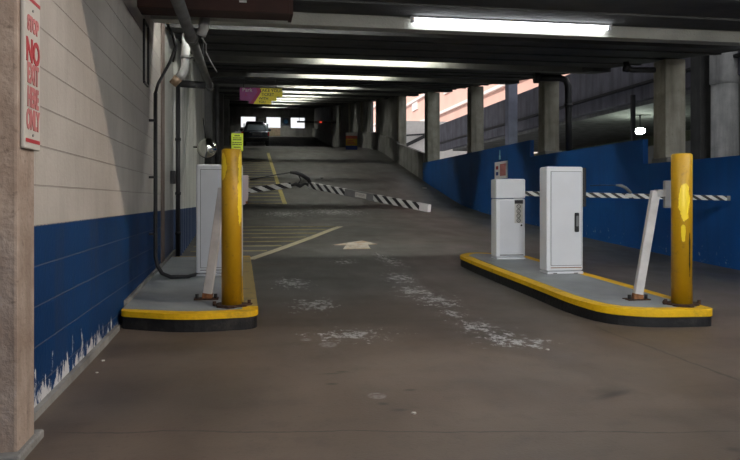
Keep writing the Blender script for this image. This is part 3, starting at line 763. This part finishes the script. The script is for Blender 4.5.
# stepped hanging sign, purple and yellow
D = 20.0; k_ = D/F; c = P(261, 96, D); UX = Vector((1, 0, 0))
t = thing('hanging_sign', (c.x, c.y, c.z+.24), 'purple and yellow sign hanging from the ceiling beams above the left lane', 'sign')
def hp(px, py): q = P(px, py, D); return (c.x + (q - c).dot(Vector((ct, -st, 0))), q.z)
def plank(poly, nm, mt, y0=0, y1=.04): return MB().xz([hp(*q) for q in poly], c.y+y0, c.y+y1).make(nm, mt, t)
plank([(240, 88), (260, 88), (257, 94), (253, 104), (249, 104), (249, 101), (240, 101)], 'purple_panel', 'sign_purple')
plank([(256, 88), (260, 88), (261.5, 91.5), (253.5, 104), (250, 104), (257.5, 92)], 'arrow_edge', 'sign_magenta', -.006, 0)
plank([(260, 88), (282, 88), (282, 96.3), (276.3, 96.3), (276.3, 100.3), (271, 100.3), (271, 104), (253.5, 104), (261.5, 91.5)], 'yellow_panel', 'sign_yellow')
def ht(body, size, px, py, mt, sx=1.0):
    x_, z_ = hp(px, py); MB().text(body, size, facing((x_, c.y-.006, z_)) @ Matrix.Scale(sx, 4, (1, 0, 0)), .003, .001).make('lettering', mt, t)
ht('Park', .15, 247.5, 90.3, 'sign_white'); ht('TAKE YOUR', .12, 271, 90.5, 'black'); ht('TICKET', .12, 267.5, 94.5, 'black', .9); ht('WITH', .10, 263.5, 98.6, 'black'); ht('YOU', .09, 262, 102, 'black')
ht('&', .12, 246, 95.2, 'sign_magenta'); 
for px in (244, 276): x_, z_ = hp(px, 88); MB().tube([(x_, c.y+.02, z_-.01), (x_, c.y+.02, zc(c.y)+.12)], .012, 6).make('hanger', 'dark_pipe', t)

# small pink sign and pale sticker on the blue wall
def onwall(px, X=6.6):
    lo_, hi_ = 2.0, 60.0
    for _ in range(50):
        m_ = (lo_+hi_)/2
        if P(px, 200, m_).x < X: lo_ = m_
        else: hi_ = m_
    return lo_
d1, d2 = onwall(508), onwall(495.5); a, b_ = P(508, 200, d1), P(495.5, 200, d2)
zt, zbm = P(501.5, 161.5, (d1+d2)/2).z, P(501.5, 178.5, (d1+d2)/2).z
t = thing('wall_notice', (6.6, (a.y+b_.y)/2, zbm), 'small white notice with a pink square on the blue wall above the smaller cabinet', 'sign')
MB().box(6.575, 6.598, a.y, b_.y, zbm, zt).make('panel', plain('notice_white', (.88, .86, .86), .5, 0, .03), t)
L_ = b_.y-a.y; H_ = zt-zbm
MB().box(6.57, 6.576, a.y+L_*.10, a.y+L_*.55, zbm+H_*.15, zbm+H_*.85).make('pink_square', 'pale_red', t)
MB().box(6.57, 6.576, a.y+L_*.70, a.y+L_*.88, zbm+H_*.2, zbm+H_*.4).make('mark', 'sign_blue', t); MB().box(6.57, 6.576, a.y+L_*.70, a.y+L_*.88, zbm+H_*.55, zbm+H_*.75).make('mark', 'red', t)
d1 = onwall(500); a = P(500, 153.5, d1)
s_ = MB().sphere((6.595, a.y, a.z), .11, (.05, .45, .95)); s_.b.verts.ensure_lookup_table()
s_.xz([(6.585, a.z-.16), (6.6, a.z-.16), (6.6, a.z-.06), (6.585, a.z-.06)], a.y-.05, a.y+.05)
tag(s_.make('wall_sticker', 'cyan', smooth=True), 'pale cyan sticker high on the blue wall above the small pink notice', 'sticker')

# far notice board
c = P(351.5, 151, 37.5); z0 = zf(c.y)
t = thing('notice_board', (c.x, c.y, z0), 'upright red, yellow and blue notice board far up the ramp on the right', 'sign')
for nm, mt, a0, a1 in (('blue_base', 'sign_blue', .02, .22), ('yellow_panel', plain('amber_print', (.55, .36, .02), .5), .22, .58), ('red_panel', plain('red_orange_print', (.50, .10, .04), .5), .58, .74), ('white_header', 'sign_white', .74, .90)):
    MB().box(c.x-.30, c.x+.30, c.y-.04, c.y+.04, z0+a0, z0+a1).make(nm, mt, t)
for k in range(3): MB().box(c.x-.22, c.x+.2-.05*k, c.y-.045, c.y-.039, z0+.30+.08*k, z0+.335+.08*k).make('text_line', 'red', t)
for dx in (-.27, .24): MB().box(c.x+dx, c.x+dx+.04, c.y-.04, c.y+.04, z0-.02, z0+.03).make('leg', 'grey_metal', t)

# clearance bar
A, B = P(297, 121.7, 56), P(341, 121.7, 56); B.y = A.y
t = thing('clearance_bar', (A+B)/2, 'dark clearance bar with red lights hanging far up the ramp', 'height bar')
MB().bar(A, B, .10, .13).make('bar', 'black', t)
for px in (321, 338, 340.5): q = P(px, 121.7, 56); MB().box(q.x-.09, q.x+.09, A.y-.07, A.y-.04, q.z-.07, q.z+.07).make('marker_light', emit('red_marker', (1, .08, .04), .5, (.4, .02, .02)), t)
for f_ in (.05, .95): q = A.lerp(B, f_); MB().tube([q, (q.x, q.y, zc(q.y)+.3)], .02, 6).make('hanger', 'dark_pipe', t)
# blue round sign between the back windows
q = atw(285.7, 121.8)
t = thing('round_sign', (q.x, YW-.02, q.z), 'round blue sign between two bright openings of the back wall', 'sign')
MB().box(q.x-.33, q.x+.33, YW-.03, YW, q.z-.4, q.z+.4).make('panel', plain('blue_grey_panel', (.08, .10, .16), .6), t)
MB().tube([(q.x, YW-.05, q.z), (q.x, YW-.03, q.z)], .22, 16).make('disc', plain('sign_sky_blue', (.08, .30, .65), .4), t)
q = atw(261.5, 121); tag(MB().box(q.x-.3, q.x+.3, YW-.03, YW, q.z-.28, q.z+.25).make('back_wall_panel', 'white_dirty', bevel=.01), 'small pale panel on the back wall just right of the car roof', 'panel')
q = atw(275, 131.5); tag(MB().box(q.x-.55, q.x+.55, YW-.07, YW-.01, zb, q.z+.35).make('low_tan_panel', plain('tan_panel', (.32, .24, .17), .7)), 'low tan panel under the middle bright opening of the back wall', 'panel')

# ================================================================== CEILING LAMPS
def lamp(cx, y, zt, L, label, tube_mat, drop=.045):
    t = thing('ceiling_light', (cx, y, zt), label, 'ceiling lamp', 'fluorescent ceiling lamps')
    MB().box(cx-L/2, cx+L/2, y-.05, y+.05, zt-.028, zt).make('housing', 'white_metal2', t, bevel=.008)
    MB().tube([(cx-L/2+.03, y-.0, zt-.028-drop*.5), (cx+L/2-.03, y-.0, zt-.028-drop*.5)], drop*.5, 12).make('tube', tube_mat, t)
    for s_ in (-1, 1): MB().box(cx+s_*(L/2-.02)-.018, cx+s_*(L/2-.02)+.018, y-.03, y+.03, zt-.028-drop, zt-.025).make('lamp_holder', 'white_metal2', t)
    return t
pa, pb2 = P(415, 18, 8.15), P(615, 18, 8.5)
lamp(3.02, 7.93, zc(8)+.135, 2.42, 'long lit fluorescent lamp on the nearest ceiling beam', 'tube', .042)
for i, by in enumerate(BEAMS[1:]):
    lamp(2.5, by-.21, zc(by)+.40, 2.3, 'fluorescent lamp tucked between joists, at ceiling beam %s from the entrance' % ('second third fourth fifth sixth added-seventh added-eighth ninth tenth eleventh twelfth'.split()[i]), 'tube_hidden', .05)  # seventh and eighth lamps are added to brighten the dark ramp
lamp(.35, 8.49, zc(8.5)+.36, 2.3, 'fill lamp added out of sight behind the nearest ceiling beam above the left island', 'tube_fill', .05)  # unseen lamp added to brighten the left side
for x_, lab in ((1.4, 'unseen fill lamp added at the front edge of the ceiling, above the driving lane, left one'), (5.1, 'unseen fill lamp added at the front edge of the ceiling, above the right island')):
    lamp(x_, 4.5, zc(4.5)+.13, 2.3, lab, 'tube_fill', .05)  # out-of-view lamps added to brighten the cabinet fronts
# lamp on the neighbouring deck
c = P(640, 131, 23.9)
t = thing('globe_lamp', (c.x, c.y, rz(.245)), 'glowing round lamp under the deck beyond the blue wall', 'ceiling lamp')
MB().tube([(c.x, c.y, rz(.247)), (c.x, c.y, c.z+.1)], .02, 8).make('stem', 'dark_pipe', t)
MB().tube([(c.x, c.y, c.z+.08), (c.x, c.y, c.z+.13)], [.16, .10], 16).make('canopy', 'grey_metal', t)
MB().sphere(c, .15, (1.1, 1.1, .75)).make('globe', 'globe', t, smooth=True)
p = P(633, 125, 20.5); tag(MB().box(p.x-.05, p.x+.05, p.y-.05, p.y+.05, -.1, rz(.26)).make('steel_post', 'dark_pipe'), 'thin dark steel post left of the glowing round lamp', 'post')

# ================================================================== PIPES, left
def px_path(pts): return [P(*q) for q in pts]
X1 = -.965
def wallp(px, py, X=X1):           # point on the plane x = X seen at that pixel
    d = X*F/(px-248)/ct; return P(px, py, d)
t = thing('vertical_conduit', wallp(155.5, 150), 'thin black vertical pipe at the end of the painted block wall, curving along the floor', 'pipe')
a = wallp(155.5, 93); 
zt = top_of_island(8)+.02
pts = [(a.x, a.y, a.z), (a.x, a.y, 1.5), (a.x, a.y, .46), (a.x+.02, a.y, zt+.12), (a.x+.07, a.y-.02, zt+.04), (a.x+.16, a.y-.05, zt+.005), (a.x+.33, a.y-.02, zt)]
cx = LCX.x-.20
pts += [(cx, 8.15, zt+.01)]
MB().tube(pts, .021, 10).make('pipe', 'dark_pipe', t)
for zz in (1.9, 1.3, .7): MB().box(a.x-.065, a.x-.01, a.y-.03, a.y+.03, zz-.012, zz+.012).make('pipe_clip', 'dark_pipe', t)
t = thing('diagonal_conduit', wallp(158, 80), 'black pipe slanting up to the right over the pale wall panels', 'pipe')
MB().tube([(a.x, a.y, a.z), tuple(P(158, 84, 7.95)), tuple(P(170, 62, 8.0)), tuple(P(175.5, 47, 8.0)), tuple(P(172, 33, 8.0)), tuple(P(168, 24, 8.0))], .017, 8).make('pipe', 'dark_pipe', t)
MB().tube([tuple(P(173, 33, 8.2)), tuple(P(176.5, 46, 8.2)), tuple(P(173, 62, 8.2))], .012, 8).make('cable_loop', 'black', t)
# slim rectangular wire guard on the block wall
t = thing('wall_bracket', wallp(145.5, 60, -1.02), 'narrow black rectangular frame high on the block wall', 'bracket')
yA, yB = wallp(143.5, 50, -1.03).y, wallp(147.7, 50, -1.03).y; zA, zB = wallp(145.5, 83, -1.03).z, wallp(145.5, 24, -1.03).z
b = MB()
for y in (yA, yB): b.box(-1.035, -1.015, y-.012, y+.012, zA, zB)
b.box(-1.035, -1.015, yA, yB, zA-.02, zA); b.box(-1.035, -1.015, yA, yB, zB, zB+.02)
b.make('frame', 'dark_pipe', t)
# second dark down pipe with its arm to the drain
X2 = -.955; a = wallp(178, 150, X2); 
t = thing('down_pipe', (a.x, a.y, top_of_island(a.y)), 'dark vertical down pipe in front of the corrugated siding', 'pipe')
MB().tube([(a.x, a.y, zf(a.y)), (a.x, a.y, wallp(178, 85, X2).z)], .031, 12).make('pipe', 'dark_pipe', t)
e_ = P(211, 84.5, 11.4)
MB().tube([(a.x-.0, a.y, wallp(178, 83.5, X2).z), (e_.x-.02, a.y+.1, wallp(178, 83.5, X2).z)], .05, 12).make('cross_arm', 'dark_pipe', t)
for zz in (1.9, 1.15, .6): MB().tube([(a.x, a.y, zz-.02), (a.x, a.y, zz+.02)], .04, 12).make('coupling', 'dark_pipe', t)
MB().box(a.x-.085, a.x-.02, a.y-.18, a.y-.1, 1.28, 1.46).make('junction_box', 'dark_pipe', t, bevel=.006)
# big grey drain running along under the ceiling
A = P(173, -12, 5.75); B = P(210, 88, 11.5)
t = thing('drain_pipe', A, 'thick grey drain pipe running away under the ceiling on the left', 'pipe')
MB().tube([A, A.lerp(B, .5), B], .056, 18).make('pipe', 'grey_pipe', t)
for f_ in (.33, .96): q = A.lerp(B, f_); d_ = (B-A).normalized(); MB().tube([q-d_*.06, q+d_*.06], .070, 18).make('coupling', 'grey_pipe', t)
q = A.lerp(B, .68); MB().tube([q, (q.x, q.y, zc(q.y)+.2)], .012, 8).make('hanger', 'dark_pipe', t)
# pale pvc elbow
t = thing('pvc_pipe', P(185, 60, 8.8), 'pale pvc pipe with an elbow beside the thick grey drain pipe', 'pipe')
MB().tube([P(186.5, 34, 8.8), P(186, 45, 8.8), P(185.5, 58, 8.8), P(185, 68, 8.8), P(182, 74, 8.8), P(178, 78, 8.8)], .052, 16).make('pipe', 'pvc', t)
MB().tube([P(178.6, 77.4, 8.8), P(172.5, 84.5, 8.8)], [.056, .050], 16).make('brown_end', plain('tan_pipe_end', (.22, .15, .10), .7), t)
MB().tube([P(185.9, 55.5, 8.8), P(185.8, 58.5, 8.8)], .062, 16).make('clamp', 'grey_metal', t)
MB().tube([P(185.9, 57, 8.8), P(198, 58, 8.8)], .014, 8).make('clamp_arm', 'dark_pipe', t)
t = MB().tube([P(205, 18, 7.6), P(203.5, 28, 7.6), P(201, 35.5, 7.6)], [.055, .055, .050], 16).make('pipe_stub', 'pvc')
tag(t, 'short open ended white pipe hanging just right of the thick grey drain pipe', 'pipe')
t = MB().tube([P(202, 38, 7.6), P(206, 44, 7.8), P(206, 52, 8), P(211, 62, 8.4), P(217, 72, 8.8)], .007, 6).make('loose_wire', 'pvc')
tag(t, 'thin pale wire dangling below the white pipe stub', 'cable')
a = wallp(217, 120, -.93); t = thing('vertical_pipe', (a.x, a.y, zf(a.y)), 'grey vertical pipe right of the round mirror', 'pipe')
MB().tube([(a.x, a.y, zf(a.y)-.02), (a.x, a.y, wallp(217, 84, -.93).z)], .07, 12).make('pipe', 'grey_pipe', t)
MB().tube([(a.x, a.y, zf(a.y)-.02), (a.x, a.y, zf(a.y)+.08)], .09, 12).make('collar', 'grey_pipe', t)
# mirror dome
c = P(207, 148, 13.0)
t = thing('mirror_dome', c, 'round convex mirror on the left above the white cabinet', 'mirror')
km = NT('mirror_chrome'); km.out((.75, .75, .72), .06, 1.0)
MB().sphere(c, .175, (1, .55, 1), 28, 18).make('dome', km.m, t, smooth=True)
MB().tube([c+Vector((0, .07, 0)), c+Vector((0, .11, 0))], .182, 28).make('rim', 'black', t)
MB().tube([c+Vector((0, .1, 0)), c+Vector((-.05, .3, .03)), (-1.0, c.y+.5, c.z+.05)], .014, 8).make('bracket', 'dark_pipe', t)
MB().tube([c+Vector((-.02, .1, .1)), P(203, 118, 13.2)], .008, 6).make('cord', 'black', t)

# red brown steel box beam over the left lane
A = P(140, 23, 7.25); B = P(290, 22, 7.25); zb0 = zc(7.2)-.035
t = thing('steel_box_beam', (-.35, 7.15, zb0), 'dark red brown steel box fixed under the ceiling at top left', 'beam')
xr = P(290, 22, 7.1).x
MB().box(-1.03, xr, 7.05, 7.35, zb0, zb0+.135).make('lower_flange', 'brown_steel', t, bevel=.006)
MB().box(-1.03, xr-.02, 7.09, 7.31, zb0+.13, zb0+.42).make('web', plain('dark_brown_steel', (.02, .010, .009), .8), t)
q = P(243, 12.5, 7.05); MB().box(q.x-.035, q.x+.035, 7.043, 7.052, zb0+.085, zb0+.105).make('maker_plate', 'white_dirty', t)
MB().box(xr-.01, xr+.025, 7.03, 7.37, zb0-.01, zb0+.16).make('end_plate', 'brown_steel', t)

# pipes on the right columns
q0 = P(537, 79, 16.1)
t = thing('column_pipe', (q0.x, q0.y, 2.0), 'black drain pipe bending down beside the second concrete column', 'pipe')
MB().tube([P(536, 77.5, 16.1), P(552, 78, 16.1), P(560, 78, 16.1), P(565.5, 80, 16.1), P(568, 86, 16.1), P(568.5, 110, 16.1), P(569, 156, 16.1)], .075, 14).make('pipe', 'dark_pipe', t)
MB().tube([P(568.4, 104, 16.1), P(568.4, 107, 16.1)], .095, 14).make('coupling', 'dark_pipe', t)
MB().tube([P(534, 77.5, 16.1), P(539, 77.5, 16.1)], .13, 14).make('flange', 'black', t)
t = thing('column_pipe', P(640, 69, 11.5), 'short black pipe under the ceiling edge left of the nearest concrete column', 'pipe')
MB().tube([P(626, 62, 11.5), P(626.5, 68, 11.5), P(632, 70, 11.5), P(655, 70, 11.5)], .045, 12).make('pipe', 'dark_pipe', t)
MB().tube([P(624, 67.5, 11.45), P(629, 68.5, 11.45)], .065, 12).make('elbow_joint', 'black', t)

# ================================================================== ROAD MARKINGS
A, B = G(285, 204), G(268, 153)
pts = [A.lerp(B, k/24) for k in range(25)]
tag(MB().strip(pts, .13).make('lane_line', 'line_yellow'), 'long yellow edge line running up the left side of the ramp', 'road marking')
g = 'faded yellow hatching bars'
ytop = G(300, 226).y; pR = G(340, 226.5); pL = G(250, 259.5)
for k in range(7):
    f_ = k/7.0; q = pR.lerp(pL, f_*.93); 
    if q.x - (-.9) < .2: continue
    o = MB().strip([Vector((-.9, q.y, 0)), Vector((q.x-.13, q.y, 0))], .12).make('hatch_bar', 'line_faint')
    tag(o, ['longest yellow hatch bar, farthest of the triangular hatching ahead of the left island'] [0] if k == 0 else 'yellow hatch bar, %s from the far end of the triangular hatching' % ('second third fourth fifth sixth seventh'.split()[k-1]), 'road marking', g)
n = 16
tag(MB().strip([pR.lerp(pL, k/n) for k in range(n+1)], .14).make('hatch_border', 'line_pale'), 'slanted pale line bounding the triangular hatching', 'road marking')
yy = G(285, 203.5).y; words = 'nearest second third fourth fifth sixth seventh eighth ninth tenth eleventh twelfth thirteenth fourteenth fifteenth sixteenth seventeenth eighteenth nineteenth'.split()
for k in range(17):
    y = yy + .62*k; f_ = (y-A.y)/(B.y-A.y); xr_ = A.x + (B.x-A.x)*f_
    o = MB().strip([Vector((-.95, y, 0)), Vector((xr_-.08, y, 0))], .11).make('hatch_bar', 'line_faint')
    tag(o, 'yellow hatch bar left of the long edge line, %s' % ('nearest of its row' if k == 0 else words[k] + ' up the ramp'), 'road marking', g)
# arrow
tip = G(362, 240.8); wl = G(331.5, 245.3); wr = G(377.5, 244.3); sl0 = G(346, 245.2); sr0 = G(368, 244.9); sl1 = G(343, 249.2); sr1 = G(370.5, 249.0)
b = MB(); pts = [tip, wr, sr0, sr1, sl1, sl0, wl]
b.prism([(p.x, p.y) for p in pts], lambda x, y: zf(y)-.01, lambda x, y: zf(y)+.005)
tag(b.make('road_arrow', 'arrow'), 'worn white arrow painted on the lane between the islands', 'road marking')
# scraps on the floor
for px, py, s_, lab in ((425, 188.5, .07, 'white scrap of debris on the ramp near the end of the blue wall'), (322, 178.5, .05, 'small dark pebble on the ramp above the broken arm'), (103, 361, .012, 'tiny white paint flake on the floor beside the left wall'),
                        (97, 373, .009, 'tiny paint crumb below the flake beside the left wall'), (414, 414, .012, 'tiny white speck on the near floor in the middle'), (548, 350, .012, 'tiny white speck on the floor left of the right island')):
    p = G(px, py); b = MB()
    b.prism([(p.x+s_*math.cos(a_)*(1+.4*math.sin(3*a_)), p.y+s_*1.2*math.sin(a_)) for a_ in (2*math.pi*k/7 for k in range(7))], zf(p.y)-.002, zf(p.y)+s_*.5)
    tag(b.make('floor_scrap', 'black' if 'dark' in lab else 'sign_white', bevel=s_*.1), lab, 'debris')

# ================================================================== PARKED CAR
cp = P(256.0, 147.3, 54.7); cy = cp.y; cz = zf(cy)
t = thing('parked_car', (cp.x, cy, cz), 'dark suv seen from behind, parked at the top left of the ramp', 'car', rot=(math.atan((zf(cy+4.6)-zf(cy))/4.6), 0, 0)); t.scale = (1.07, 1, 1.13)
def carbody():
    b = MB()
    st_ = [(0.00, .84, .42, .98), (.06, .90, .34, 1.02), (.5, .92, .30, 1.04), (2.3, .93, .28, 1.03), (3.6, .91, .30, .98), (4.4, .80, .36, .78), (4.6, .68, .42, .68)]
    rings = []
    for y, hw, z0, z1 in st_:
        rings.append([b.b.verts.new(v) for v in ((-hw*.92, y, z0), (-hw, y, z0+.16), (-hw, y, z1-.14), (-hw*.93, y, z1), (hw*.93, y, z1), (hw, y, z1-.14), (hw, y, z0+.16), (hw*.92, y, z0))])
    for a, c_ in zip(rings, rings[1:]):
        for k in range(8): b.b.faces.new((a[k], a[(k+1) % 8], c_[(k+1) % 8], c_[k]))
    b.b.faces.new(rings[0]); b.b.faces.new(rings[-1][::-1]); return b
def carcabin(sc, y0=0.0):
    b = MB(); st_ = [(.10, .86, 1.0), (.42, .72, 1.60), (1.0, .70, 1.68), (2.3, .70, 1.66), (2.75, .73, 1.5), (3.35, .84, 1.0)]; rings = []
    for y, hw, z1 in st_:
        rings.append([b.b.verts.new(v) for v in ((-.88*sc, y+y0, .95), (-hw*sc, y+y0, z1-.07), (-hw*.86*sc, y+y0, z1), (hw*.86*sc, y+y0, z1), (hw*sc, y+y0, z1-.07), (.88*sc, y+y0, .95))])
    for a, c_ in zip(rings, rings[1:]):
        for k in range(6): b.b.faces.new((a[k], a[(k+1) % 6], c_[(k+1) % 6], c_[k]))
    b.b.faces.new(rings[0]); b.b.faces.new(rings[-1][::-1]); return b
carbody().make('body', 'car_paint', t, local=True, bevel=.04, smooth=True)
carcabin(1).make('cabin', 'car_paint', t, local=True, bevel=.04, smooth=True)
b = MB(); b.prism([(-.62, 0), (.62, 0), (.56, 1), (-.56, 1)], -.01, .01)
for v in b.b.verts: u, w_, h_ = v.co; v.co = Vector((u, .13+.27*w_-.02+h_, 1.08+.44*w_))
b.make('rear_window', 'glass_dark', t, local=True)
for s_ in (-1, 1):
    b = MB(); b.yz([(.75, 1.08), (2.9, 1.08), (2.55, 1.48), (.9, 1.52)], s_*.80, s_*.875); b.make('side_window', 'glass_dark', t, local=True)
    MB().box(s_*.92-.10, s_*.92+.02 if s_ < 0 else s_*.92+.02, -.03, .12, .72, .98).make('tail_light', 'tail_red', t, local=True, bevel=.02)
    m_ = MB(); m_.sphere((s_*1.03, 2.6, 1.08), .11, (1.1, .6, .9)); m_.make('mirror', 'car_paint', t, local=True, smooth=True)
    for y_ in (.85, 3.7):
        wl_ = MB().tube([(s_*.70, y_, .34), (s_*.93, y_, .34)], .34, 24).make('wheel', 'rubber', t, local=True)
        MB().tube([(s_*.90, y_, .34), (s_*.94, y_, .34)], .2, 16).make('rim', 'grey_metal', wl_, local=True)
MB().box(-.86, .86, -.08, .2, .40, .62).make('rear_bumper', 'black', t, local=True, bevel=.04)
MB().box(-.26, .26, -.025, .02, .74, .87).make('number_plate', 'grey_metal', t, local=True)
MB().box(-.45, .45, -.03, .03, .93, .96).make('chrome_trim', 'pvc', t, local=True)
MB().box(-.55, .55, .30, .55, 1.62, 1.68).make('roof_spoiler', 'car_paint', t, local=True, bevel=.02)

# ================================================================== OUTSIDE
t = thing('pink_building', (30, 80, 0), 'pale pink building outside, seen between the right columns', 'building')
MB().box(22, 44, 38, 140, -.1, 34).make('walls', 'pink_brick', t)
b = MB()
for k in range(9): b.box(21.7, 22, 38, 140, 4.5+3.2*k, 4.8+3.2*k)
b.make('ledges', 'ledge', t)
for k in range(12):
    y = 44+8*k
    for zz in (6.6, 13, 19.4): MB().box(21.85, 22.05, y, y+3.0, zz, zz+1.1).make('window', 'ledge', t)
t = thing('pale_low_roof', (14, 46, 2), 'bright pale low roof outside the gap beyond the blue wall', 'roof')
MB().box(8.6, 20, 47, 70, 2.0, 2.5).make('roof_slab', 'snow', t)
MB().box(8.6, 20, 46.6, 47, 2.0, 6.3).make('front_wall', 'snow', t)
b = MB()
b.bar((8.7, 46.4, 3.9), (12.6, 46.4, 5.8), .1, .22); b.bar((8.7, 46.4, 5.2), (12.6, 46.4, 5.5), .1, .1)
b.make('railing', 'dark_pipe', t)
